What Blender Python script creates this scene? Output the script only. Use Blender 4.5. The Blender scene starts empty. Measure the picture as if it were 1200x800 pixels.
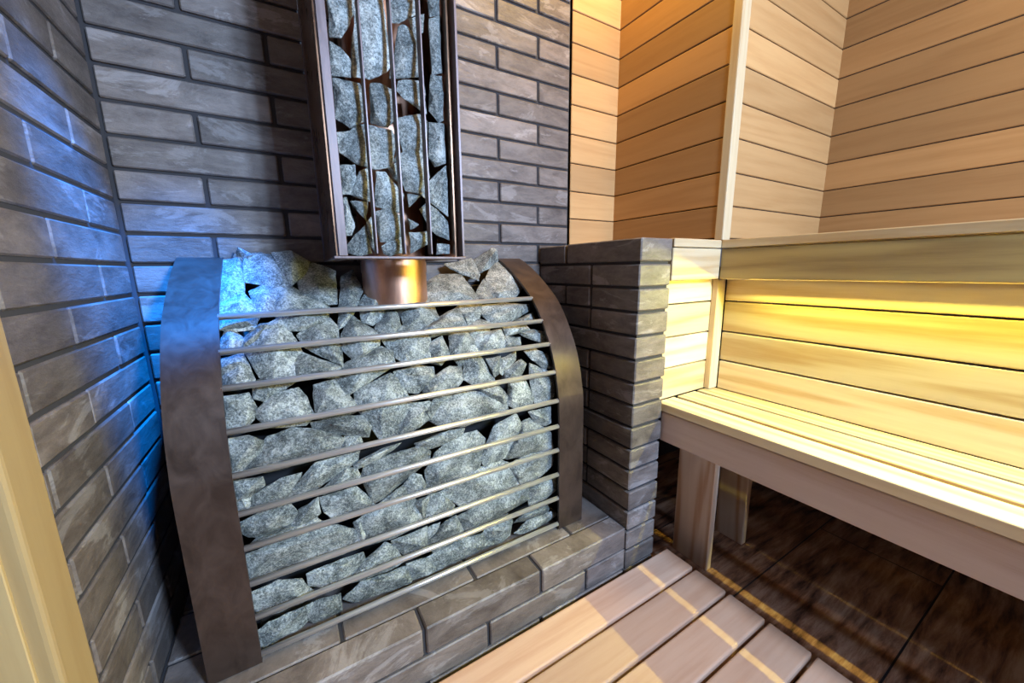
import bpy, bmesh, math, random
from mathutils import Vector, Matrix, noise

# ---------------------------------------------------------------- units
S = 1.05            # one layout unit in metres
FZ = -0.825         # floor height in layout units (eye at 0)
def P(x, y, z): return Vector((x * S, y * S, (z - FZ) * S))
scene = bpy.context.scene
COL = scene.collection
random.seed(7)

# ---------------------------------------------------------------- camera
FPX = 440.97
yaw, pitch, roll = 0.5356, -0.1891, -0.0132
fwd = Vector((math.sin(yaw) * math.cos(pitch), math.cos(yaw) * math.cos(pitch), math.sin(pitch)))
rgt0 = Vector((math.cos(yaw), -math.sin(yaw), 0)); up0 = rgt0.cross(fwd)
rgt = math.cos(roll) * rgt0 + math.sin(roll) * up0
upv = -math.sin(roll) * rgt0 + math.cos(roll) * up0
cam = bpy.data.cameras.new('camera'); camo = bpy.data.objects.new('camera', cam); COL.objects.link(camo)
cam.sensor_width = 36; cam.lens = 36 * FPX / 1200; cam.clip_start = 0.01
camo.matrix_world = Matrix(((rgt.x, upv.x, -fwd.x, 0), (rgt.y, upv.y, -fwd.y, 0), (rgt.z, upv.z, -fwd.z, 0), (0, 0, 0, 1)))
camo.location = P(0, 0, 0)
scene.camera = camo
def ray(px, py):
    return rgt * ((px - 600) / FPX) + upv * ((400 - py) / FPX) + fwd

# ---------------------------------------------------------------- light
scene.view_settings.view_transform = 'Standard'
scene.view_settings.look = 'None'
scene.view_settings.gamma = 1.0
scene.view_settings.use_curve_mapping = False
scene.view_settings.exposure = 0.0
w = bpy.data.worlds.new('world'); scene.world = w; w.use_nodes = True
w.node_tree.nodes['Background'].inputs[0].default_value = (0.62, 0.62, 0.85, 1)
w.node_tree.nodes['Background'].inputs[1].default_value = 0.17
def area(name, loc, target, sx, sy, power, col, spread=math.pi):
    l = bpy.data.lights.new(name, 'AREA'); l.shape = 'RECTANGLE'; l.size = sx; l.size_y = sy
    l.energy = power; l.color = col; l.spread = spread
    o = bpy.data.objects.new(name, l); COL.objects.link(o); o.location = loc
    d = target - loc; o.rotation_euler = d.to_track_quat('-Z', 'Y').to_euler(); return o
def spot(name, loc, target, size, blend, power, col, rad):
    l = bpy.data.lights.new(name, 'SPOT'); l.spot_size = size; l.spot_blend = blend
    l.energy = power; l.color = col; l.shadow_soft_size = rad
    o = bpy.data.objects.new(name, l); COL.objects.link(o); o.location = loc
    d = target - loc; o.rotation_euler = d.to_track_quat('-Z', 'Y').to_euler(); return o
# daylight coming in through the open front of the room
area('daylight', P(0.76, -1.1, 0.66), P(0.1, 0.9, -0.1), 0.24, 0.30, 96, (0.47, 0.67, 1.0))
# warm ceiling lamp near the far corner above the upper bench
area('ceiling_lamp', P(0.80, 0.74, 1.16), P(0.85, 0.85, 0.0), 0.12, 0.12, 10, (1.0, 0.60, 0.08))
area('ceiling_lamp_front', P(1.12, -0.35, 1.16), P(0.9, 0.3, 0.0), 0.15, 0.15, 6.5, (1.0, 0.60, 0.14))
# added blue spot without a fixture, tints the brick corner
spot('added_blue_fill', P(0.12, 0.42, 1.12), P(-0.25, 0.97, -0.22), 0.32, 1.0, 1150, (0.0, 0.22, 1.0), 0.03)
# LED strip under the front edge of the upper bench
led = bpy.data.lights.new('led_light', 'AREA'); led.shape = 'RECTANGLE'; led.size = 0.003; led.size_y = 1.58
led.energy = 14; led.color = (1.0, 0.93, 0.15)
ledo = bpy.data.objects.new('led_light', led); COL.objects.link(ledo)
ledo.location = P(1.0230, -0.225, -0.036)
ledo.rotation_euler = (0, math.radians(44), 0)

# ---------------------------------------------------------------- helpers
def nd(nt, t, **kw):
    n = nt.nodes.new(t)
    for k, v in kw.items():
        if k == 'inp':
            for a, b in v.items(): n.inputs[a].default_value = b
        else: setattr(n, k, v)
    return n
def mat(name, rough=0.5, metal=0.0, color=(0.5, 0.5, 0.5)):
    m = bpy.data.materials.new(name); m.use_nodes = True
    b = m.node_tree.nodes['Principled BSDF']
    b.inputs['Roughness'].default_value = rough; b.inputs['Metallic'].default_value = metal
    b.inputs['Base Color'].default_value = (*color, 1)
    return m, m.node_tree, b
def ramp(nt, stops):
    r = nt.nodes.new('ShaderNodeValToRGB'); e = r.color_ramp.elements
    e[0].position, e[0].color = stops[0][0], (*stops[0][1], 1)
    e[1].position, e[1].color = stops[-1][0], (*stops[-1][1], 1)
    for p, c in stops[1:-1]:
        x = e.new(p); x.color = (*c, 1)
    return r
def wood(name, axis, light, dark, rough=0.55, ring=0.5, warm=(1.0, 0.9, 0.78)):
    m, nt, b = mat(name, rough); L = nt.links.new
    tc = nd(nt, 'ShaderNodeTexCoord'); at = nd(nt, 'ShaderNodeAttribute', attribute_name='tone')
    mp = nd(nt, 'ShaderNodeMapping')
    sc = [26.0, 26.0, 26.0]; sc['xyz'.index(axis)] = 1.6; mp.inputs['Scale'].default_value = sc
    ad = nd(nt, 'ShaderNodeVectorMath', operation='ADD'); ml = nd(nt, 'ShaderNodeVectorMath', operation='SCALE')
    ml.inputs['Scale'].default_value = 41.0
    L(at.outputs['Color'], ml.inputs[0]); L(tc.outputs['Object'], mp.inputs['Vector'])
    L(mp.outputs[0], ad.inputs[0]); L(ml.outputs[0], ad.inputs[1])
    n1 = nd(nt, 'ShaderNodeTexNoise', inp={'Scale': 0.30, 'Detail': 2.5, 'Distortion': 0.5}); L(ad.outputs[0], n1.inputs['Vector'])
    wv = nd(nt, 'ShaderNodeMath', operation='MULTIPLY'); wv.inputs[1].default_value = 46.0; L(n1.outputs[0], wv.inputs[0])
    sn = nd(nt, 'ShaderNodeMath', operation='SINE'); L(wv.outputs[0], sn.inputs[0])
    n2 = nd(nt, 'ShaderNodeTexNoise', inp={'Scale': 3.2, 'Detail': 5.0, 'Roughness': 0.7}); L(ad.outputs[0], n2.inputs['Vector'])
    mr = nd(nt, 'ShaderNodeMapRange', inp={'From Min': -1.0, 'From Max': 1.0, 'To Min': 0.5 - ring * 0.5, 'To Max': 0.5 + ring * 0.5}); L(sn.outputs[0], mr.inputs['Value'])
    mx = nd(nt, 'ShaderNodeMath', operation='ADD'); L(mr.outputs[0], mx.inputs[0])
    s2 = nd(nt, 'ShaderNodeMath', operation='MULTIPLY_ADD'); s2.inputs[1].default_value = 0.9; s2.inputs[2].default_value = -0.45
    L(n2.outputs[0], s2.inputs[0]); L(s2.outputs[0], mx.inputs[1])
    r = ramp(nt, [(0.05, dark), (0.55, tuple((a * .35 + c * .65) for a, c in zip(dark, light))), (1.0, light)])
    L(mx.outputs[0], r.inputs[0])
    sep = nd(nt, 'ShaderNodeSeparateColor'); L(at.outputs['Color'], sep.inputs[0])
    hm = nd(nt, 'ShaderNodeMapRange', inp={'To Min': 0.72, 'To Max': 1.12}); L(sep.outputs[1], hm.inputs['Value'])
    hs = nd(nt, 'ShaderNodeHueSaturation'); L(hm.outputs[0], hs.inputs['Value']); L(r.outputs[0], hs.inputs['Color'])
    L(hs.outputs[0], b.inputs['Base Color'])
    bp = nd(nt, 'ShaderNodeBump', inp={'Strength': 0.15, 'Distance': 0.001}); L(n2.outputs[0], bp.inputs['Height']); L(bp.outputs[0], b.inputs['Normal'])
    return m
WL, WD = (0.78, 0.65, 0.42), (0.56, 0.37, 0.17)
wood_x = wood('pale_wood_x', 'x', WL, WD, ring=.55)
wood_y = wood('pale_wood_y', 'y', WL, WD, ring=.75)
apron_cool_lit_y = wood('cool_lit_wood_y', 'y', (0.88, 0.70, 0.60), (0.66, 0.45, 0.34), ring=.3)  # cool light on the apron is tinted into this wood colour
wood_z = wood('pale_wood_z', 'z', WL, WD, ring=.35)
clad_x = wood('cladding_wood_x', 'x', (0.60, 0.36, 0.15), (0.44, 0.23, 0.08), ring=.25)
clad_y_shaded = wood('cladding_wood_y_shaded', 'y', (0.41, 0.22, 0.08), (0.30, 0.145, 0.045), ring=.25)  # same cladding, with the shade of side-facing walls darkened into the colour
leg_z = wood('knotty_wood_z', 'z', (0.92, 0.72, 0.56), (0.66, 0.38, 0.22), ring=.9)
shaded_board_y = wood('shaded_olive_wood_y', 'y', (0.50, 0.36, 0.13), (0.27, 0.17, 0.06), ring=.6)  # shade on the upper front board is put into this darker colour
post_z = wood('golden_wood_z', 'z', (0.52, 0.37, 0.17), (0.42, 0.27, 0.11), ring=.25)
deck_x = wood('deck_wood_x', 'x', (0.60, 0.41, 0.30), (0.44, 0.25, 0.16), ring=.25)

def brick_mat(name, lo, hi, patch, rough=0.42):
    m, nt, b = mat(name, rough); L = nt.links.new
    tc = nd(nt, 'ShaderNodeTexCoord'); at = nd(nt, 'ShaderNodeAttribute', attribute_name='tone')
    ml = nd(nt, 'ShaderNodeVectorMath', operation='SCALE'); ml.inputs['Scale'].default_value = 23.0; L(at.outputs['Color'], ml.inputs[0])
    ad = nd(nt, 'ShaderNodeVectorMath', operation='ADD'); L(tc.outputs['Object'], ad.inputs[0]); L(ml.outputs[0], ad.inputs[1])
    mp = nd(nt, 'ShaderNodeMapping'); mp.inputs['Scale'].default_value = (1, 1, 2.6); L(ad.outputs[0], mp.inputs['Vector'])
    n1 = nd(nt, 'ShaderNodeTexNoise', inp={'Scale': 11.0, 'Detail': 9.0, 'Roughness': 0.72, 'Distortion': 0.3}); L(mp.outputs[0], n1.inputs['Vector'])
    n2 = nd(nt, 'ShaderNodeTexNoise', inp={'Scale': 70.0, 'Detail': 5.0, 'Roughness': 0.7}); L(mp.outputs[0], n2.inputs['Vector'])
    r1 = ramp(nt, [(0.30, lo), (0.62, hi)]); L(n1.outputs[0], r1.inputs[0])
    n3 = nd(nt, 'ShaderNodeTexNoise', inp={'Scale': 7.0, 'Detail': 10.0, 'Roughness': 0.7, 'Distortion': 0.7}); L(mp.outputs[0], n3.inputs['Vector'])
    r3 = ramp(nt, [(0.555, (0, 0, 0)), (0.60, (0.30, 0.30, 0.30))]); L(n3.outputs[0], r3.inputs[0])
    mx = nd(nt, 'ShaderNodeMix', data_type='RGBA'); L(r3.outputs[0], mx.inputs['Factor']); L(r1.outputs[0], mx.inputs[6]); mx.inputs[7].default_value = (*patch, 1)
    sep = nd(nt, 'ShaderNodeSeparateColor'); L(at.outputs['Color'], sep.inputs[0])
    hm = nd(nt, 'ShaderNodeMapRange', inp={'To Min': 0.75, 'To Max': 1.25}); L(sep.outputs[1], hm.inputs['Value'])
    hs = nd(nt, 'ShaderNodeHueSaturation'); L(hm.outputs[0], hs.inputs['Value']); L(mx.outputs[2], hs.inputs['Color'])
    L(hs.outputs[0], b.inputs['Base Color'])
    a = nd(nt, 'ShaderNodeMath', operation='MULTIPLY_ADD'); a.inputs[1].default_value = 0.35; L(n2.outputs[0], a.inputs[0]); L(n1.outputs[0], a.inputs[2])
    bp = nd(nt, 'ShaderNodeBump', inp={'Strength': 0.5, 'Distance': 0.006}); L(a.outputs[0], bp.inputs['Height']); L(bp.outputs[0], b.inputs['Normal'])
    rr = nd(nt, 'ShaderNodeMapRange', inp={'To Min': 0.28, 'To Max': 0.7}); L(n2.outputs[0], rr.inputs['Value']); L(rr.outputs[0], b.inputs['Roughness'])
    return m
brick = brick_mat('dark_clinker_brick', (0.068, 0.052, 0.045), (0.20, 0.165, 0.145), (0.44, 0.41, 0.40))
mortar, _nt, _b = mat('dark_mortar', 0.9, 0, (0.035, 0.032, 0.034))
gap_dark, _nt, _b = mat('dark_backing', 0.9, 0, (0.03, 0.018, 0.01))

def stone_mat():
    m, nt, b = mat('rough_grey_stone', 0.62); L = nt.links.new
    tc = nd(nt, 'ShaderNodeTexCoord'); oi = nd(nt, 'ShaderNodeObjectInfo')
    ml = nd(nt, 'ShaderNodeMath', operation='MULTIPLY'); ml.inputs[1].default_value = 50.0; L(oi.outputs['Random'], ml.inputs[0])
    ad = nd(nt, 'ShaderNodeVectorMath', operation='ADD'); L(tc.outputs['Object'], ad.inputs[0]); L(ml.outputs[0], ad.inputs[1])
    n1 = nd(nt, 'ShaderNodeTexNoise', inp={'Scale': 18.0, 'Detail': 8.0, 'Roughness': 0.75, 'Distortion': 0.2})
    n2 = nd(nt, 'ShaderNodeTexNoise', inp={'Scale': 260.0, 'Detail': 6.0, 'Roughness': 0.8, 'Distortion': 0.3})
    n3 = nd(nt, 'ShaderNodeTexNoise', inp={'Scale': 30.0, 'Detail': 9.0, 'Roughness': 0.7, 'Distortion': 1.5})
    for n in (n1, n2, n3): L(ad.outputs[0], n.inputs['Vector'])
    s = nd(nt, 'ShaderNodeMath', operation='MULTIPLY_ADD'); s.inputs[1].default_value = 0.45; L(n1.outputs[0], s.inputs[0])
    t = nd(nt, 'ShaderNodeMath', operation='MULTIPLY'); t.inputs[1].default_value = 0.55; L(n2.outputs[0], t.inputs[0]); L(t.outputs[0], s.inputs[2])
    r = ramp(nt, [(0.40, (0.020, 0.024, 0.024)), (0.49, (0.125, 0.142, 0.138)), (0.60, (0.52, 0.54, 0.51))]); L(s.outputs[0], r.inputs[0])
    d = nd(nt, 'ShaderNodeMath', operation='SUBTRACT'); d.inputs[1].default_value = 0.5; L(n3.outputs[0], d.inputs[0])
    ab = nd(nt, 'ShaderNodeMath', operation='ABSOLUTE'); L(d.outputs[0], ab.inputs[0])
    vr = ramp(nt, [(0.0, (0.6, 0.6, 0.6)), (0.012, (0, 0, 0))]); L(ab.outputs[0], vr.inputs[0])
    mx = nd(nt, 'ShaderNodeMix', data_type='RGBA'); L(vr.outputs[0], mx.inputs['Factor']); L(r.outputs[0], mx.inputs[6]); mx.inputs[7].default_value = (0.66, 0.68, 0.62, 1)
    hm = nd(nt, 'ShaderNodeMapRange', inp={'To Min': 0.75, 'To Max': 1.2}); L(oi.outputs['Random'], hm.inputs['Value'])
    hs = nd(nt, 'ShaderNodeHueSaturation'); L(hm.outputs[0], hs.inputs['Value']); L(mx.outputs[2], hs.inputs['Color'])
    L(hs.outputs[0], b.inputs['Base Color'])
    bp = nd(nt, 'ShaderNodeBump', inp={'Strength': 0.6, 'Distance': 0.0035}); L(s.outputs[0], bp.inputs['Height']); L(bp.outputs[0], b.inputs['Normal'])
    return m
stone_m = stone_mat()
def metal_mat(name, col, rough, metal=1.0, scratch=0.25, sc=(3, 3, 60)):
    m, nt, b = mat(name, rough, metal, col); L = nt.links.new
    tc = nd(nt, 'ShaderNodeTexCoord'); mp = nd(nt, 'ShaderNodeMapping'); mp.inputs['Scale'].default_value = sc; L(tc.outputs['Object'], mp.inputs['Vector'])
    n = nd(nt, 'ShaderNodeTexNoise', inp={'Scale': 6.0, 'Detail': 6.0, 'Roughness': 0.65, 'Distortion': 0.7}); L(mp.outputs[0], n.inputs['Vector'])
    r = nd(nt, 'ShaderNodeMapRange', inp={'From Min': .25, 'From Max': .75, 'To Min': rough - scratch * .5, 'To Max': rough + scratch * .5}); L(n.outputs[0], r.inputs['Value']); L(r.outputs[0], b.inputs['Roughness'])
    c = ramp(nt, [(0.35, tuple(v * .75 for v in col)), (0.7, tuple(min(1, v * 1.25) for v in col))]); L(n.outputs[0], c.inputs[0]); L(c.outputs[0], b.inputs['Base Color'])
    return m
strap_m = metal_mat('dark_brown_steel', (0.07, 0.046, 0.037), 0.40, 0.5, 0.25, (5, 5, 3))
rod_m = metal_mat('polished_steel_rod', (0.86, 0.78, 0.72), 0.33, 0.75, 0.1, (1, 20, 20))
frame_m = metal_mat('blackened_steel_frame', (0.16, 0.12, 0.12), 0.42, 0.35, 0.2, (12, 12, 2))
plate_m = metal_mat('bronzed_steel_plate', (0.22, 0.12, 0.07), 0.3, 0.9, 0.15, (6, 6, 2))
copper_m = metal_mat('copper_flue', (0.72, 0.40, 0.27), 0.4, 1.0, 0.12, (4, 4, 1))
box_m, _nt, _b = mat('firebox_black_steel', 0.7, 0.2, (0.02, 0.02, 0.022))
led_m, _nt, _b = mat('aluminium_channel', 0.4, 1.0, (0.7, 0.7, 0.7))

def floor_mat():
    m, nt, b = mat('dark_wood_look_tile', 0.38); L = nt.links.new
    tc = nd(nt, 'ShaderNodeTexCoord'); mp = nd(nt, 'ShaderNodeMapping')
    mp.inputs['Location'].default_value = (0.42, -0.1607, 0); L(tc.outputs['Object'], mp.inputs['Vector'])
    br = nd(nt, 'ShaderNodeTexBrick', offset=0.37, inp={'Scale': 1.0, 'Mortar Size': 0.0022, 'Mortar Smooth': 0.2, 'Brick Width': 1.15, 'Row Height': 0.28,
        'Color1': (0.2, 0.2, 0.2, 1), 'Color2': (0.9, 0.9, 0.9, 1), 'Mortar': (0, 0, 0, 1)}); L(mp.outputs[0], br.inputs['Vector'])
    m2 = nd(nt, 'ShaderNodeMapping'); m2.inputs['Scale'].default_value = (2.2, 14, 1); L(tc.outputs['Object'], m2.inputs['Vector'])
    ad = nd(nt, 'ShaderNodeVectorMath', operation='ADD'); L(m2.outputs[0], ad.inputs[0])
    sc = nd(nt, 'ShaderNodeVectorMath', operation='SCALE'); sc.inputs['Scale'].default_value = 9.0; L(br.outputs['Color'], sc.inputs[0]); L(sc.outputs[0], ad.inputs[1])
    n1 = nd(nt, 'ShaderNodeTexNoise', inp={'Scale': 2.5, 'Detail': 8.0, 'Roughness': 0.7, 'Distortion': 0.35}); L(ad.outputs[0], n1.inputs['Vector'])
    r = ramp(nt, [(0.36, (0.035, 0.014, 0.009)), (0.50, (0.23, 0.11, 0.065)), (0.66, (0.42, 0.27, 0.19))]); L(n1.outputs[0], r.inputs[0])
    mx = nd(nt, 'ShaderNodeMix', data_type='RGBA'); L(br.outputs['Fac'], mx.inputs['Factor']); L(r.outputs[0], mx.inputs[6]); mx.inputs[7].default_value = (0.012, 0.01, 0.012, 1)
    L(mx.outputs[2], b.inputs['Base Color'])
    m3 = nd(nt, 'ShaderNodeMapping'); m3.inputs['Scale'].default_value = (8, 120, 1); L(tc.outputs['Object'], m3.inputs['Vector'])
    n2 = nd(nt, 'ShaderNodeTexNoise', inp={'Scale': 1.5, 'Detail': 5.0}); L(m3.outputs[0], n2.inputs['Vector'])
    a = nd(nt, 'ShaderNodeMath', operation='MULTIPLY_ADD'); a.inputs[1].default_value = -2.0; L(br.outputs['Fac'], a.inputs[0]); L(n2.outputs[0], a.inputs[2])
    bp = nd(nt, 'ShaderNodeBump', inp={'Strength': 0.5, 'Distance': 0.002}); L(a.outputs[0], bp.inputs['Height']); L(bp.outputs[0], b.inputs['Normal'])
    return m
floor_m = floor_mat()

def new_bm():
    bm = bmesh.new(); bm.loops.layers.color.new('tone'); return bm
def paint(bm, faces, t=None):
    lay = bm.loops.layers.color['tone']
    t = t or (random.random(), random.random(), random.random(), 1)
    for f in faces:
        for l in f.loops: l[lay] = t
def box(bm, x0, x1, y0, y1, z0, z1, bev=0.0, mi=0, tone=None, raw=False, seg=1):
    a, b = (Vector((x0, y0, z0)), Vector((x1, y1, z1))) if raw else (P(x0, y0, z0), P(x1, y1, z1))
    r = bmesh.ops.create_cube(bm, size=1.0)
    for v in r['verts']:
        v.co = Vector(((a.x + b.x) / 2 + v.co.x * (b.x - a.x), (a.y + b.y) / 2 + v.co.y * (b.y - a.y), (a.z + b.z) / 2 + v.co.z * (b.z - a.z)))
    fs = list({f for v in r['verts'] for f in v.link_faces})
    paint(bm, fs, tone)
    for f in fs: f.material_index = mi
    if bev > 0:
        es = list({e for v in r['verts'] for e in v.link_edges})
        q = bmesh.ops.bevel(bm, geom=es, offset=bev, segments=seg, affect='EDGES', profile=0.5)
        for f in q['faces']: f.material_index = mi
def tube(bm, a, b, r, n=14, mi=0):
    d = (b - a); q = d.to_track_quat('Z', 'Y').to_matrix().to_4x4(); q.translation = (a + b) / 2
    k = bmesh.ops.create_cone(bm, cap_ends=True, segments=n, radius1=r, radius2=r, depth=d.length, matrix=q)
    for f in {f for v in k['verts'] for f in v.link_faces}:
        f.material_index = mi
        if len(f.verts) == 4: f.smooth = True
def obj(name, bm, mats, parent=None, label=None):
    if parent is not None:
        o0 = parent
        off = Vector((0, 0, 0))
        while o0 is not None: off += o0.location; o0 = o0.parent
        for v in bm.verts: v.co -= off
    bmesh.ops.recalc_face_normals(bm, faces=bm.faces)
    me = bpy.data.meshes.new(name); bm.to_mesh(me); bm.free()
    for m in (mats if isinstance(mats, (list, tuple)) else [mats]): me.materials.append(m)
    o = bpy.data.objects.new(name, me); COL.objects.link(o)
    if parent is not None: o.parent = parent
    if label: o['label'] = label
    return o
def struct(name, bm, mats):
    o = obj(name, bm, mats); o['kind'] = 'structure'; return o
def thing(name, label, cat, loc, group=None):
    o = bpy.data.objects.new(name, None); COL.objects.link(o); o.location = loc
    o.empty_display_size = 0.1; o['label'] = label; o['category'] = cat
    if group: o['group'] = group
    return o
def tag(o, label, cat, group=None):
    o['label'] = label; o['category'] = cat
    if group: o['group'] = group
    return o

# ---------------------------------------------------------------- room shell
bm = new_bm(); box(bm, -1.5, 1.65, -1.6, 1.05, FZ - 0.05, FZ); struct('floor', bm, floor_m)
CZ = 1.22
bm = new_bm()
y = -1.6
while y < 1.04:
    box(bm, -1.5, 1.65, y, min(y + 0.081, 1.05), CZ, CZ + 0.02, 0.0015); y += 0.084
struct('ceiling', bm, clad_x)

CO = 0.0575; Z0 = 0.076
def brick_face(bm, u0, u1, z0, z1, jA, jB, put, vg=0.004):
    """courses of long slim bricks; put(u0,u1,z0,z1) adds one brick"""
    k = math.floor((z0 - Z0) / CO)
    while Z0 + CO * k < z1:
        a, b = Z0 + CO * k, Z0 + CO * (k + 1)
        js = jA if k % 2 else jB
        off, pit = js; n0 = math.floor((u0 - off) / pit); u = off + n0 * pit
        while u < u1:
            s, e = max(u, u0), min(u + pit, u1)
            aa, bb = max(a, z0), min(b, z1)
            if e - s > 0.012 and bb - aa > 0.01: put(s + vg, e - vg, aa + 0.0033, bb - 0.0033)
            u += pit
        k += 1
J = lambda s=0.0012: random.uniform(-s, s)
BX, BY, BR = -0.2515, 1.0, 0.813
# back wall, brick part
bm = new_bm()
def put(u0, u1, a, b):
    box(bm, u0, u1, BY + J(), BY + 0.03, a, b, 0.0025)
brick_face(bm, BX, BR, FZ, CZ, (-0.1165, 0.27), (0.018, 0.27), put)
box(bm, BX - 0.06, BR, BY + 0.006, BY + 0.05, FZ, CZ, 0, 1)
struct('wall_back', bm, [brick, mortar])
# left wall, brick part
bm = new_bm()
def put(u0, u1, a, b):
    box(bm, BX - 0.03, BX + J(), u0, u1, a, b, 0.0025)
brick_face(bm, 0.587, 0.997, FZ, CZ, (0.734, 0.265), (0.601, 0.265), put, 0.002)
box(bm, BX - 0.05, BX - 0.0035, 0.585, 1.006, FZ, CZ, 0, 1)
struct('wall_left', bm, [brick, mortar])

def boards(bm, plane, c, th, u0, u1, z0, z1, first, pitch, gap=0.003, bev=0.0018):
    """horizontal boards on a plane; th is signed thickness into the wall"""
    k = math.floor((z0 - first) / pitch)
    while first + pitch * k < z1:
        a, b = max(first + pitch * k + gap / 2, z0), min(first + pitch * (k + 1) - gap / 2, z1)
        if b - a > 0.006:
            if plane == 'y': box(bm, u0, u1, min(c, c + th), max(c, c + th), a, b, bev)
            else: box(bm, min(c, c + th), max(c, c + th), u0, u1, a, b, bev)
        k += 1
    e = 0.004 if th > 0 else -0.004
    if plane == 'y': box(bm, u0, u1, min(c + e, c + th * 1.3), max(c + e, c + th * 1.3), z0, z1, 0, 1)
    else: box(bm, min(c + e, c + th * 1.3), max(c + e, c + th * 1.3), u0, u1, z0, z1, 0, 1)
WF, WP = 0.159, 0.0842
bm = new_bm(); boards(bm, 'y', 0.995, 0.015, 0.815, 1.03, 0.0, CZ, WF, WP); struct('wall_back_cladding', bm, [clad_x, gap_dark])
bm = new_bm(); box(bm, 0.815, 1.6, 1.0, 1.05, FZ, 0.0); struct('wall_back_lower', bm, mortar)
bm = new_bm(); boards(bm, 'x', 1.0095, 0.015, 0.612, 0.997, 0.05, CZ, WF, WP); struct('wall_column_side', bm, [clad_y_shaded, gap_dark])
bm = new_bm(); boards(bm, 'y', 0.607, 0.015, 1.03, 1.582, 0.05, CZ, WF, WP); struct('wall_column_front', bm, [clad_x, gap_dark])
bm = new_bm(); boards(bm, 'x', 1.58, 0.015, -1.6, 0.612, -0.0, CZ, WF, WP); struct('wall_right', bm, [clad_y_shaded, gap_dark])
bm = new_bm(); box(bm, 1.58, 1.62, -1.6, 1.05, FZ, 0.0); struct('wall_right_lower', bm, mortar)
bm = new_bm(); box(bm, 1.0075, 1.043, 0.598, 0.622, 0.069, CZ, 0.003, seg=2); struct('trim_1', bm, wood_z)
bm = new_bm()
box(bm, BX - 0.03, BX + 0.004, 0.5265, 0.587, FZ, CZ, 0.006, seg=3)
box(bm, BX - 0.040, BX - 0.012, 0.5225, 0.56, FZ, CZ, 0.001)
struct('trim_2', bm, post_z)
bm = new_bm(); boards(bm, 'y', 0.530, 0.02, -1.5, BX - 0.030, FZ, CZ, -0.3567, 0.0842); struct('wall_left_cladding', bm, [clad_x, gap_dark])

# ---------------------------------------------------------------- brick ledge and pier
LT = -0.664
bm = new_bm()
def joints(off, pit, u0, u1):
    k = math.floor((u0 - off) / pit); u = off + k * pit; out = []
    while u < u1:
        s, e = max(u, u0), min(u + pit, u1)
        if e - s > 0.01: out.append((s + 0.0035, e - 0.0035))
        u += pit
    return out
zc = [LT, -0.7265, -0.789, FZ]
for i, off in enumerate((0.155, 0.0205, 0.155)):
    for s, e in joints(off, 0.27, BX, 0.698):
        if i == 0:
            box(bm, s, e, 0.600 + J(), 0.655, zc[1] + 0.003, LT, 0.003)
        else:
            box(bm, s, e, 0.600 + J(), 0.655, zc[i + 1] + 0.003, zc[i] - 0.003, 0.0025)
for (a, b, off) in ((0.660, 0.768, 0.02), (0.773, 0.881, 0.155), (0.886, 0.994, 0.02)):
    for s, e in joints(off, 0.27, BX, 0.698):
        box(bm, s, e, a, b, LT - 0.05, LT - 0.002 + J(0.0006), 0.0025)
box(bm, BX, 0.6975, 0.606, 0.996, FZ, LT - 0.006, 0, 1)
o = obj('brick_ledge', bm, [brick, mortar]); tag(o, 'low ledge of dark slim bricks that the stone-filled heater stands on', 'ledge')

bm = new_bm()
k = 0; zt = 0.069
PX0, PX1 = 0.6985, 0.8085
while zt > FZ + 0.01:
    zb = max(zt - CO, FZ)
    js = (0.7625, 0.9) if k % 2 else (0.6, 0.8685)
    es = [0.600]
    for j in sorted([0.7625, 1.0] if k % 2 else [0.8685, 1.0]): es.append(j)
    if k % 4 == 2: es = [0.600, 0.7625, 0.8685, 1.0]
    for a, b in zip(es[:-1], es[1:]):
        box(bm, PX0 + J(), PX1 + J(), a + (0.0035 if a > 0.6 else J()), b - 0.0035, zb + 0.0035, zt - 0.0035 + (random.uniform(-.003, .002) if k == 0 else 0), 0.003)
    zt = zb; k += 1
box(bm, PX0 + 0.006, PX1 - 0.006, 0.606, 0.998, FZ, 0.055, 0, 1)
o = obj('brick_pier', bm, [brick, mortar]); tag(o, 'tall narrow dark brick pier between the stone heater and the wooden bench', 'pier')

# ---------------------------------------------------------------- upper bench
ub = thing('upper_bench', 'pale wooden upper bench with a deep front board above the glowing light strip', 'bench', P(1.3, 0.05, FZ))
Y1, YE = -1.20, 0.600
for i, (a, b) in enumerate(((1.008, 1.085), (1.095, 1.172), (1.182, 1.259), (1.269, 1.346), (1.356, 1.433), (1.443, 1.52), (1.53, 1.575))):
    bm = new_bm(); box(bm, a, b, Y1, YE if i == 0 else YE, 0.0485, 0.069, 0.002, seg=2); obj('seat_board', bm, wood_y, ub)
bm = new_bm(); box(bm, 1.0105, 1.0185, Y1, YE, -0.0325, 0.0465, 0.002); obj('front_board', bm, shaded_board_y, ub, 'front board with shade darkened into its olive-brown colour')
bm = new_bm(); box(bm, 0.812, 1.0095, 0.600, 0.618, -0.0325, 0.0465, 0.002); obj('end_board', bm, wood_x, ub)
bm = new_bm(); box(bm, 0.812, 1.0065, 0.598, 0.99, 0.0485, 0.069, 0.002); obj('end_cap', bm, wood_x, ub)
for yy in (-1.1, -0.45, 0.03, 0.5):
    bm = new_bm(); box(bm, 1.10, 1.57, yy, yy + 0.03, -0.03, 0.0475, 0.001); obj('bearer', bm, wood_x, ub)
bm = new_bm(); box(bm, 1.0195, 1.030, Y1 + 0.01, YE - 0.005, -0.0335, -0.022, 0); 
o = obj('led_channel', bm, led_m); tag(o, 'slim light strip channel tucked behind the upper bench front board', 'light strip')

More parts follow.
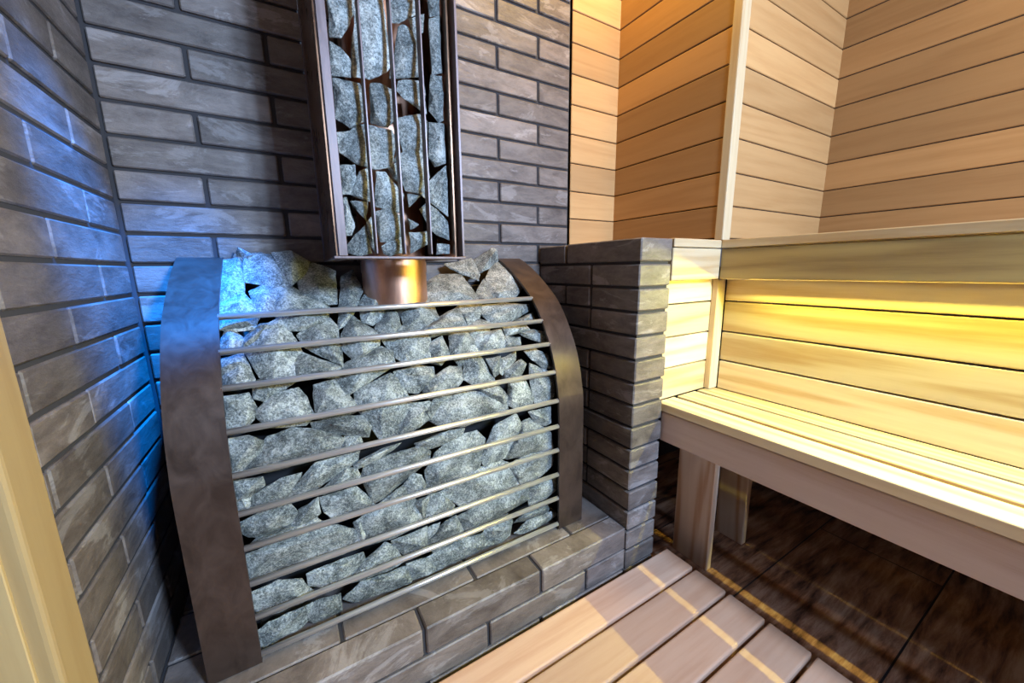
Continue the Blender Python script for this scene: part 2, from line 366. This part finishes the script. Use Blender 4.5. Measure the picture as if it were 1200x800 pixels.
# backrest wall of boards between the benches
br = thing('backrest', 'backrest of four wide pale boards lit yellow above the lower bench seat', 'backrest', P(1.07, 0.05, -0.35))
ze = [-0.3510, -0.265, -0.181, -0.0945, -0.012]
for a, b in zip(ze[:-1], ze[1:]):
    bm = new_bm(); box(bm, 1.059, 1.077, Y1, 0.606, a + 0.002, b - 0.002, 0.0018); obj('backrest_board', bm, wood_y, br)
for yy in (-1.1, -0.45, 0.03, 0.5):
    bm = new_bm(); box(bm, 1.0775, 1.093, yy, yy + 0.04, -0.34, -0.031, 0.001); obj('batten', bm, wood_z, br)
ep = thing('end_panel', 'short panel of pale boards closing the bench end beside the brick pier', 'panel', P(0.92, 0.635, -0.35))
for a, b in zip(ze[:-1], ze[1:]):
    bm = new_bm(); box(bm, 0.812, 1.03, 0.625, 0.643, a + 0.002, b - 0.002, 0.0018); obj('panel_board', bm, wood_x, ep)
bm = new_bm(); box(bm, 1.022, 1.0585, 0.6075, 0.6245, -0.3475, -0.034, 0.0015); obj('corner_post', bm, wood_z, ep)

# ---------------------------------------------------------------- lower bench
lb = thing('lower_bench', 'pale wooden lower bench with three long seat boards and a deep apron', 'bench', P(0.93, 0.05, FZ))
for a, b in ((0.8165, 0.8855), (0.9005, 0.9780), (0.9895, 1.0585)):
    bm = new_bm(); box(bm, a, b, Y1, 0.6235 if a > .81 else 0.6, -0.3720, -0.3495, 0.0022, seg=2); obj('seat_board', bm, wood_y, lb)
bm = new_bm(); box(bm, 0.818, 0.838, Y1, 0.610, -0.4535, -0.3735, 0.002); obj('apron', bm, apron_cool_lit_y, lb, 'apron board with cool light tinted into its pale colour')
for yy in (0.535, -0.1):
    bm = new_bm(); box(bm, 0.8400, 0.88, yy, yy + 0.022, -0.43, -0.3735, 0.001); obj('bearer', bm, wood_x, lb)
for (x0, x1, y0, y1) in ((0.912, 0.934, 0.505, 0.612), (1.095, 1.117, 0.508, 0.592), (0.912, 0.934, -1.15, -1.05), (1.095, 1.117, -1.15, -1.05)):
    bm = new_bm(); box(bm, x0, x1 - (0.022 if x0 > 1 else 0) + (0.022 if x0 > 1 else 0), y0, y1, FZ, -0.3735 if x0 < 1 else -0.0335, 0.002); obj('leg', bm, leg_z, lb)

# ---------------------------------------------------------------- duckboard
db = thing('duckboard', 'slatted pale wooden duckboard lying on the dark floor before the ledge', 'duckboard', P(0.3, 0.2, FZ))
y = 0.5835
while y > -0.25:
    bm = new_bm(); box(bm, -0.24, 0.846, y - 0.081, y, -0.803, -0.777, 0.005, seg=3); obj('slat', bm, deck_x, db); y -= 0.0887
for x in (-0.15, 0.25, 0.68):
    bm = new_bm(); box(bm, x, x + 0.05, -0.22, 0.57, FZ, -0.8035, 0.001); obj('joist', bm, deck_x, db)

# ---------------------------------------------------------------- heater
PROF = [(0.992, 0.032), (0.96, 0.020), (0.915, -0.002), (0.86, -0.036), (0.80, -0.082), (0.752, -0.145), (0.716, -0.215), (0.697, -0.29), (0.690, -0.36), (0.687, -0.664)]
def smooth_profile(pts, n=6):
    out = []
    for i in range(len(pts) - 1):
        p0 = pts[max(i - 1, 0)]; p1 = pts[i]; p2 = pts[i + 1]; p3 = pts[min(i + 2, len(pts) - 1)]
        for k in range(n):
            t = k / n
            out.append(tuple(0.5 * ((2 * p1[j]) + (-p0[j] + p2[j]) * t + (2 * p0[j] - 5 * p1[j] + 4 * p2[j] - p3[j]) * t * t + (-p0[j] + 3 * p1[j] - 3 * p2[j] + p3[j]) * t ** 3) for j in (0, 1)))
    out.append(pts[-1]); return out
SP = smooth_profile(PROF)
def band(bm, x0, x1, prof, th, mi=0):
    """a strip of metal bent along the side profile, th thick to the inside"""
    n = len(prof); rows = []
    for i, (y, z) in enumerate(prof):
        a = prof[max(i - 1, 0)]; b = prof[min(i + 1, n - 1)]
        t = Vector((b[0] - a[0], b[1] - a[1])).normalized(); nn = Vector((-t.y, t.x))   # inside normal
        if nn.x < 0: nn = -nn
        rows.append([bm.verts.new(P(x0, y, z)), bm.verts.new(P(x1, y, z)), bm.verts.new(P(x1, y + nn.x * th, z + nn.y * th)), bm.verts.new(P(x0, y + nn.x * th, z + nn.y * th))])
    for i in range(n - 1):
        for j in range(4):
            f = bm.faces.new((rows[i][j], rows[i][(j + 1) % 4], rows[i + 1][(j + 1) % 4], rows[i + 1][j])); f.smooth = (j in (0, 2)); f.material_index = mi
    bm.faces.new(rows[0][::-1]); bm.faces.new(rows[-1])
ht = thing('sauna_heater', 'arched sauna heater with wide brown steel side straps and thin horizontal rods', 'heater', P(0.22, 0.85, LT))
SPb = [(y, max(z, LT + 0.0005)) for y, z in SP]
for x0, x1 in ((-0.178, -0.104), (0.542, 0.6185)):
    bm = new_bm(); band(bm, x0, x1, SPb, 0.006)
    for ed in bm.edges:
        if len({f.smooth for f in ed.link_faces}) > 1: ed.smooth = False
    obj('side_strap', bm, strap_m, ht)
    # flat side sheet closing the basket, set in from the strap
    bm = new_bm(); xs = x0 + 0.036
    inner = [(y + 0.02, z - 0.012) for y, z in SPb[3:]]; inner = [(min(y, 0.99), max(z, LT + 0.001)) for y, z in inner]
    v1 = [bm.verts.new(P(xs, y, z)) for y, z in inner] + [bm.verts.new(P(xs, 0.99, LT + 0.001))]
    v2 = [bm.verts.new(P(xs + 0.004, y, z)) for y, z in inner] + [bm.verts.new(P(xs + 0.004, 0.99, LT + 0.001))]
    bm.faces.new(v1); bm.faces.new(v2[::-1])
    for i in range(len(v1)): bm.faces.new((v1[i], v1[(i + 1) % len(v1)], v2[(i + 1) % len(v1)], v2[i]))
    obj('side_sheet', bm, box_m, ht)
RODS = [(0.832, -0.0765), (0.762, -0.128), (0.722, -0.180), (0.700, -0.2455), (0.6915, -0.3165), (0.691, -0.383), (0.690, -0.446), (0.6895, -0.5125), (0.6885, -0.578), (0.687, -0.651)]
def prof_y(z):
    for (y0, z0), (y1, z1) in zip(SP[:-1], SP[1:]):
        if z1 <= z <= z0: return y0 + (y1 - y0) * (z - z0) / (z1 - z0)
    return None
for y, z in RODS:
    q = z / y
    for _ in range(12): y = prof_y(z); z = q * y
    bm = new_bm(); tube(bm, P(-0.106, y + 0.006, z), P(0.545, y + 0.006, z), 0.0058, 12); obj('rod', bm, rod_m, ht)
# inner firebox
bm = new_bm()
fb = [(min(y + 0.125, 0.985), z - 0.075) for y, z in SP]; fb = [(y, max(z, LT + 0.002)) for y, z in fb]
v1 = [bm.verts.new(P(-0.125, y, z)) for y, z in fb[8:]] + [bm.verts.new(P(-0.125, 0.985, LT + 0.002))]
v2 = [bm.verts.new(P(0.565, y, z)) for y, z in fb[8:]] + [bm.verts.new(P(0.565, 0.985, LT + 0.002))]
bm.faces.new(v1); bm.faces.new(v2[::-1])
for i in range(len(v1)): bm.faces.new((v1[i], v1[(i + 1) % len(v1)], v2[(i + 1) % len(v1)], v2[i]))
bmesh.ops.remove_doubles(bm, verts=bm.verts, dist=0.0004)
obj('firebox', bm, box_m, ht)

# ---------------------------------------------------------------- flue pipe
fp = thing('flue_pipe', 'round copper flue pipe rising from the heater stones up inside the cage', 'pipe', P(0.218, 0.89, -0.105))
def cyl(bm, x, y, z0, z1, r, n=48):
    k = bmesh.ops.create_cone(bm, cap_ends=False, segments=n, radius1=r * S, radius2=r * S, depth=(z1 - z0) * S, matrix=Matrix.Translation(P(x, y, (z0 + z1) / 2)))
    for f in {f for v in k['verts'] for f in v.link_faces}: f.smooth = True
bm = new_bm(); cyl(bm, 0.218, 0.890, -0.071, CZ, 0.0705); obj('pipe', bm, copper_m, fp)
bm = new_bm(); cyl(bm, 0.218, 0.890, -0.105, -0.0705, 0.056); obj('spigot', bm, box_m, fp)
bm = new_bm(); cyl(bm, 0.218, 0.890, -0.004, 0.02, 0.0717); obj('collar', bm, copper_m, fp)

# ---------------------------------------------------------------- stone cage on the chimney
CX0, CX1, CY0, CY1, CB = 0.0835, 0.3125, 0.705, 0.993, 0.0265
CT = 0.95
cg = thing('stone_cage', 'upright steel cage of slim vertical bars filled with stones around the flue', 'cage', P(0.2, 0.85, CB))
bm = new_bm(); box(bm, CX0, CX0 + 0.0135, CY0, CY0 + 0.003, CB, CT, 0.0005); box(bm, CX0, CX0 + 0.003, CY0 + 0.003, CY0 + 0.02, CB, CT); obj('front_post', bm, frame_m, cg)
bm = new_bm(); box(bm, CX1 - 0.0045, CX1, CY0, CY0 + 0.045, CB, CT, 0.0005); obj('front_post', bm, frame_m, cg)
for x in (CX0, CX1 - 0.003):
    bm = new_bm(); box(bm, x, x + 0.003, CY1 - 0.02, CY1, CB, CT, 0.0005); obj('rear_post', bm, frame_m, cg)
bm = new_bm(); box(bm, CX0 + 0.001, CX0 + 0.004, CY0 + 0.05, CY1 - 0.0205, CB, CT); obj('side_plate', bm, plate_m, cg)
bm = new_bm(); box(bm, CX1 - 0.012, CX1 - 0.0085, CY0 + 0.02, CY1 - 0.01, CB, CT); obj('side_plate', bm, plate_m, cg)
for x in (0.1465, 0.1965, 0.2465):
    bm = new_bm(); box(bm, x - 0.0015, x + 0.0015, CY0 + 0.0035, CY0 + 0.0235, CB + 0.004, CT, 0.0006); obj('bar', bm, frame_m, cg)
bm = new_bm(); box(bm, CX0 - 0.008, CX1 + 0.002, CY0 - 0.001, CY0 + 0.022, CB - 0.0045, CB - 0.0005, 0.0006)
box(bm, CX0, CX0 + 0.02, CY0 + 0.022, CY1, CB - 0.0045, CB - 0.0005); box(bm, CX1 - 0.02, CX1, CY0 + 0.022, CY1, CB - 0.0045, CB - 0.0005)
box(bm, CX0 + 0.02, CX1 - 0.02, CY0 + 0.022, 0.778, CB - 0.0045, CB - 0.0005); obj('base_frame', bm, frame_m, cg)

# ---------------------------------------------------------------- stones
BASKET_STONES='''
526,390 546,386 556,400 552,424 538,428 528,414
296,448 312,442 326,456 310,470 298,466
253,307 270,306 279,304 286,315 286,343 270,354 253,356
288,300 307,297 324,303 345,321 343,330 336,337 315,331 287,330
279,291 297,298 288,313 277,307 271,304
319,297 342,295 363,307 360,316 342,334 343,321
350,330 367,308 392,319 394,355 383,356 353,345
292,342 307,335 323,337 324,367 303,367
322,337 340,336 357,349 384,360 382,375 357,386 339,386 321,366
252,360 283,343 301,361 303,373 297,385 270,388 252,384
400,325 413,318 425,342 418,360 412,372 397,384 398,354
421,355 430,342 448,335 450,354 448,372 437,380 424,375
440,384 451,363 464,364 469,381 460,396 443,393
482,355 496,343 505,355 514,372 503,385 475,384 470,366
496,342 503,330 515,322 539,322 548,333 561,352 537,353 509,354
494,385 513,372 536,360 543,372 548,381 530,390 506,394
537,359 564,356 562,372 549,380 543,373
522,310 552,303 561,319 560,328 543,322 528,315
558,306 575,292 582,292 586,306 572,315 563,319
581,307 590,310 603,319 611,337 602,348 584,351 575,342 570,327
558,342 567,327 581,348 569,352 560,349
567,358 590,355 618,357 619,364 596,378 575,378 564,366
603,375 624,366 626,375 608,382
548,382 561,373 575,379 572,390 551,394
256,407 264,386 270,385 288,398 277,413 258,413
285,406 312,382 328,374 346,400 352,413 351,440 324,461 318,463 303,443 292,413
257,422 285,415 298,442 300,448 270,455 258,455
285,397 304,380 315,379 294,407 285,407
253,373 303,371 298,382 273,386 253,388
350,394 365,379 386,374 394,382 397,397 401,415 401,428 383,419 359,407
401,392 412,371 424,379 445,392 443,404 424,422 416,422 401,409
346,425 355,413 400,430 395,442 349,443
395,431 430,419 443,407 457,412 462,427 436,445 410,461 395,446
449,398 464,383 479,383 502,392 504,419 475,425 461,416
463,436 490,429 506,431 508,442 490,460 469,457
417,460 457,439 467,443 475,466 482,478 470,505 448,516 424,481 418,475
482,473 503,471 507,479 503,491 485,504 467,510 472,492
368,452 391,446 415,470 415,482 397,488 371,490
301,481 319,464 349,455 358,466 366,487 357,497 315,500 303,490
260,466 291,462 300,478 298,491 285,505 262,502
502,404 518,394 527,415 517,427 505,425
496,458 499,448 515,436 526,430 539,430 541,445 526,466 503,466
543,404 552,400 559,409 570,427 580,446 562,454 544,443
553,392 586,386 592,400 589,410 562,413 555,400
591,394 609,395 610,404 592,407
604,388 621,386 639,389 643,398 636,402 615,395
589,382 615,380 621,386 603,389 594,394
615,412 627,409 642,416 648,431 637,431 624,422
586,421 604,412 604,422 589,439 586,436
591,434 610,422 616,427 610,442 594,446
621,427 639,434 651,443 648,463 642,473 628,475 621,445
597,448 615,445 625,466 621,478 603,478 594,472
570,421 586,418 585,437 579,442
507,492 519,470 545,458 570,462 590,470 593,482 575,489 545,498 519,499
561,455 583,449 595,466 592,476 577,469
488,519 527,504 543,502 540,510 527,518 506,525 491,525
512,531 530,513 557,506 566,516 558,536 560,548 530,560 519,570 504,573 500,551
575,519 579,500 603,486 612,500 611,509 593,534 570,545 564,536
612,495 620,491 644,507 646,525 627,528 597,530 596,537 593,536 608,515
620,483 645,477 645,495 639,498 627,495
596,545 617,533 647,528 646,545 629,561 611,567 602,555
519,576 549,554 584,540 597,545 609,566 596,575 563,590 546,593 536,588
538,605 577,582 615,572 620,585 594,600 561,618 547,626 543,620
618,573 637,564 651,560 653,572 640,584 621,593
603,612 615,600 640,592 643,597 639,603 618,606
604,624 619,609 645,600 653,603 639,617 612,630
565,626 579,609 595,602 600,611 597,627 588,641 582,641
501,635 522,611 534,605 544,620 542,627 510,647
501,653 540,632 564,626 578,638 570,648 546,659 513,668 501,666
376,583 417,571 426,577 438,592 396,610 382,600
425,558 430,543 490,524 503,530 500,540 479,557 449,584 439,588 430,569
417,612 429,607 441,592 471,571 484,586 497,613 457,630 438,634 430,637
460,634 499,618 502,643 480,655 463,639
484,589 504,580 496,609
504,580 519,577 532,592 529,603 499,611
500,619 516,612 511,630 502,634
406,682 426,658 450,637 462,639 472,658 456,667 426,679
405,700 426,681 477,663 483,675 480,688 457,697 420,705
477,661 499,654 503,666 513,669 492,685 483,688
361,672 381,663 423,648 426,658 405,684 382,690 364,684
287,651 365,621 392,616 410,621 422,631 402,648 357,661 320,673 291,685
367,495 404,487 425,487 433,500 430,511 412,511 389,506 370,503
283,554 306,533 315,513 342,502 370,503 402,515 399,525 352,543 315,552
265,516 291,510 307,518 306,530 280,555 268,557
273,564 307,559 310,569 294,582 276,590
291,585 309,572 328,561 352,555 339,575 343,585 324,591 300,596
341,575 370,543 389,536 419,529 416,542 380,566 358,581 344,584
374,575 406,549 418,549 422,561 400,573 380,579
418,549 415,543 448,525 469,519 460,528 430,545
400,528 404,512 421,510 425,521 410,527
474,567 482,554 494,557 503,578 484,582
279,613 305,600 339,591 347,601 342,613 308,628 293,629 282,622
342,613 351,597 372,583 375,601 365,610 344,616
290,643 302,630 342,615 368,608 378,613 335,631 305,639
293,696 325,681 352,679 365,693 367,699 325,717 307,719 296,711
301,740 316,729 364,707 369,717 352,725 352,740 310,759 304,764
361,719 370,705 398,696 400,716 394,723 370,736 362,726
310,768 334,762 316,776
503,474 509,467 524,467 507,492 500,486
272,579 284,573 296,582 290,598 276,600
415,613 423,609 430,627 426,636 417,627'''
CAGE_STONES='''383,-4 416,-4 416,13 400,45 386,44
386,48 400,57 410,70 411,91 387,90
416,-4 449,-1 452,22 459,75 454,85 433,94 413,91 411,60
452,-4 490,-4 488,18 467,28 454,28
467,31 473,28 494,43 497,91 469,94 455,93
478,22 497,16 497,39 484,42
500,-4 517,-4 517,18 503,21
502,22 517,18 527,60 527,88 506,88
505,88 527,91 527,103 520,109 503,103
389,91 422,97 428,115 428,143 410,150 392,139
433,97 445,96 464,107 463,140 454,150 434,145
466,94 497,94 500,134 472,115 464,106
503,103 527,109 528,143 514,145 502,130
392,155 409,153 397,169 394,166
395,170 415,146 427,145 460,152 464,164 461,196 439,199 418,193 397,179
466,137 493,133 501,142 501,181 484,175 472,178 466,157
461,188 466,181 485,172 502,184 503,208 490,227 475,224
502,143 520,145 521,184 527,193 509,196 502,184
397,193 416,193 419,214 412,229 398,229
410,228 421,201 431,196 437,215 434,237 415,231
440,200 452,201 473,227 472,251 454,243 439,242
454,194 467,191 473,218 460,209
509,204 530,194 532,245 529,255 511,243 491,227 497,216
399,231 406,230 416,266 412,276 402,276
411,236 431,236 430,260 421,252
405,288 428,263 434,284 437,297 427,297 406,296
436,249 454,243 473,252 475,275 466,284 445,284
446,288 460,279 473,277 474,296 457,300 449,297
477,227 494,229 479,243
477,255 490,263 481,269
479,272 503,270 504,284 481,297
491,245 499,238 511,245 527,260 527,282 511,276 502,267
512,285 533,287 529,298 511,298
429,260 436,252 440,297 433,284'''
def hit_prof(r, prof):
    best = None
    for (y0, z0), (y1, z1) in zip(prof[:-1], prof[1:]):
        # t*(ry,rz) = (y0,z0)+s*(dy,dz)
        dy, dz = y1 - y0, z1 - z0
        det = -r.y * dz + r.z * dy
        if abs(det) < 1e-9: continue
        t = (-y0 * dz + z0 * dy) / det
        s = (r.y * z0 - r.z * y0) / det if abs(det) > 1e-9 else 9
        if -0.001 <= s <= 1.001 and t > 0 and (best is None or t < best): best = t
    return best
def stone(name, pts, rng, amp=1.0, back=1.25, clamp=None):
    """angular stone through the outline points pts (metres)"""
    n = len(pts); c = sum(pts, Vector()) / n
    view = (P(0, 0, 0) - c).normalized()
    # flatten the rim onto one plane facing roughly outwards, keep sizes
    rad = [(p - c).length for p in pts]; rmin = sorted(rad)[max(0, n // 3)]; 
    P0 = []
    for p in pts:
        P0.append(p + view * rng.uniform(-.10, .04) * rmin)
        P0.append(c + (p - c) * 0.96 - view * rmin * rng.uniform(.30, .5))
    # long axis ridge
    far = pts[max(range(n), key=lambda i: rad[i])]
    ax = (far - c)
    for s_, h in ((rng.uniform(.15, .6), rng.uniform(.35, .85)), (-rng.uniform(.1, .6), rng.uniform(.2, .6))):
        P0.append(c + ax * s_ + view * rmin * h * amp)
    if n > 5:
        q = pts[rng.randrange(n)]; P0.append(c + (q - c) * .55 + view * rmin * rng.uniform(.25, .42) * amp)
    for p in pts[::2]:
        P0.append(c + (p - c) * rng.uniform(.45, .7) - view * rmin * back * rng.uniform(.7, 1.0))
    if clamp is not None: P0 = [clamp(p) for p in P0]
    bm = new_bm()
    for p in P0: bm.verts.new(p - c)
    r = bmesh.ops.convex_hull(bm, input=bm.verts)
    junk = list({g for g in r['geom_interior'] + r['geom_unused'] if isinstance(g, bmesh.types.BMVert)})
    if junk: bmesh.ops.delete(bm, geom=junk, context='VERTS')
    bmesh.ops.dissolve_limit(bm, angle_limit=math.radians(9), verts=bm.verts, edges=bm.edges)
    bmesh.ops.bevel(bm, geom=list(bm.edges), offset=rmin * 0.025, segments=1, affect='EDGES', clamp_overlap=True)
    bmesh.ops.triangulate(bm, faces=bm.faces)
    for it in range(3):
        es = [e for e in bm.edges if e.calc_length() > 0.009]
        if not es: break
        bmesh.ops.subdivide_edges(bm, edges=es, cuts=1)
        bmesh.ops.triangulate(bm, faces=[f for f in bm.faces if len(f.verts) > 3])
    bm.normal_update()
    seed = Vector((rng.uniform(0, 90), rng.uniform(0, 90), rng.uniform(0, 90)))
    for v in bm.verts:
        d = noise.fractal(v.co * 38 + seed, 0.7, 2.0, 4) * 0.0019 + noise.noise(v.co * 16 + seed) * 0.0008
        v.co += v.normal * d
    bmesh.ops.recalc_face_normals(bm, faces=bm.faces)
    me = bpy.data.meshes.new(name); bm.to_mesh(me); bm.free(); me.materials.append(stone_m)
    o = bpy.data.objects.new(name, me); COL.objects.link(o); o.location = c
    return o
def parse(t): return [[tuple(map(float, q.split(','))) for q in l.split()] for l in t.strip().splitlines()]
ORD = ['zeroth', 'first', 'second', 'third', 'fourth', 'fifth', 'sixth', 'seventh', 'eighth', 'ninth', 'tenth', 'eleventh', 'twelfth', 'thirteenth', 'fourteenth', 'fifteenth', 'sixteenth', 'seventeenth', 'eighteenth']
CARD = ['zero', 'one', 'two', 'three', 'four', 'five', 'six', 'seven', 'eight', 'nine', 'ten', 'eleven']
def shape_word(poly):
    cx = sum(p[0] for p in poly) / len(poly); cy = sum(p[1] for p in poly) / len(poly)
    w_ = max(p[0] for p in poly) - min(p[0] for p in poly); h_ = max(p[1] for p in poly) - min(p[1] for p in poly)
    a = w_ * h_
    sz = 'large' if a > 3600 else ('small' if a < 900 else 'mid-sized')
    sh = 'long' if w_ > 2 * h_ else ('tall' if h_ > 1.5 * w_ else ('three-cornered' if len(poly) <= 4 else 'blocky'))
    return sz, sh, cx, cy
STP = [(y + 0.030, z - 0.014) for y, z in PROF]
STP[0] = (0.985, 0.25); STP[1] = (0.965, 0.02)
STP = [(0.985, 0.25), (0.962, 0.012), (0.93, -0.012), (0.885, -0.044)] + STP[4:]
STP[-1] = (0.717, -0.80)
# projected rods (left end, right end in picture pixels) to name the stones' places
RODPX = [((253, 372), (615, 350)), ((255, 410), (634, 378)), ((259, 456), (646, 404)), ((264, 510), (651, 435)), ((271, 559), (655, 471)), ((279, 604), (655, 501)), ((286, 646), (655, 528)), ((293, 689), (655, 556)), ((300, 728), (655, 584)), ((307, 769), (655, 615))]
def rod_y(k, x):
    (x0, y0), (x1, y1) = RODPX[k]; return y0 + (y1 - y0) * (x - x0) / (x1 - x0)
rng = random.Random(3)
def in_basket(p):
    z = p.z / S + FZ; y = p.y / S; x = p.x / S
    z = max(z, LT + 0.004)
    q = prof_y(min(z, 0.0315))
    if z < 0.03 and q is not None: y = max(y, q + 0.0165)
    y = min(y, 0.988); x = min(max(x, -0.136), 0.574)
    return P(x, y, z)
def in_cage(p):
    z = p.z / S + FZ; y = p.y / S; x = p.x / S
    return P(min(max(x, CX0 + 0.005), CX1 - 0.013), min(max(y, CY0 + 0.0255), 0.815), max(z, CB + 0.001))
items = []
for poly in parse(BASKET_STONES):
    pts = []
    for px, py in poly:
        r = ray(px, py); t = hit_prof(r, STP)
        if t is None: continue
        q = r * t; pts.append(P(q.x, q.y, q.z))
    c = sum(pts, Vector()) / len(pts)
    pts = [c + (p - c) * 1.10 for p in pts]
    o = stone('sauna_stone', pts, rng, clamp=in_basket)
    sz, sh, cx, cy = shape_word(poly)
    k = sum(1 for i in range(10) if rod_y(i, cx) < cy)      # number of rods above the stone's middle
    items.append([k, cx, cy, sz, sh, o])
for k in range(11):
    row = sorted([i for i in items if i[0] == k], key=lambda i: i[1])
    for j, it in enumerate(row):
        where = 'above the top rod' if k == 0 else ('below the bottom rod' if k == 10 else 'between rods %s and %s from the top' % (CARD[k], CARD[k + 1]))
        o = it[5]; o['label'] = '%s %s stone %s, %s from left' % (it[3], it[4], where, ORD[j + 1])
        o['category'] = 'stone'; o['group'] = 'grey stones in the heater basket'
items = []
for poly in parse(CAGE_STONES):
    pts = []
    for px, py in poly:
        r = ray(px, py); q = r * ((CY0 + 0.038) / r.y); pts.append(P(min(max(q.x, CX0 + 0.006), CX1 - 0.016), q.y, max(q.z, CB + 0.001)))
    o = stone('sauna_stone', pts, rng, amp=.55, back=.9, clamp=in_cage)
    sz, sh, cx, cy = shape_word(poly)
    xb = [422 + (443 - 422) * cy / 299, 462 + 15 * cy / 299, 497 + 12 * cy / 299]
    items.append([sum(1 for b in xb if b < cx), cy, sz, sh, o])
for k in range(4):
    row = sorted([i for i in items if i[0] == k], key=lambda i: -i[1])
    for j, it in enumerate(row):
        o = it[4]; o['label'] = '%s %s stone in the cage gap %s from left, %s from the bottom' % (it[2], it[3], ORD[k + 1], ORD[j + 1])
        o['category'] = 'stone'; o['group'] = 'grey stones in the chimney cage'
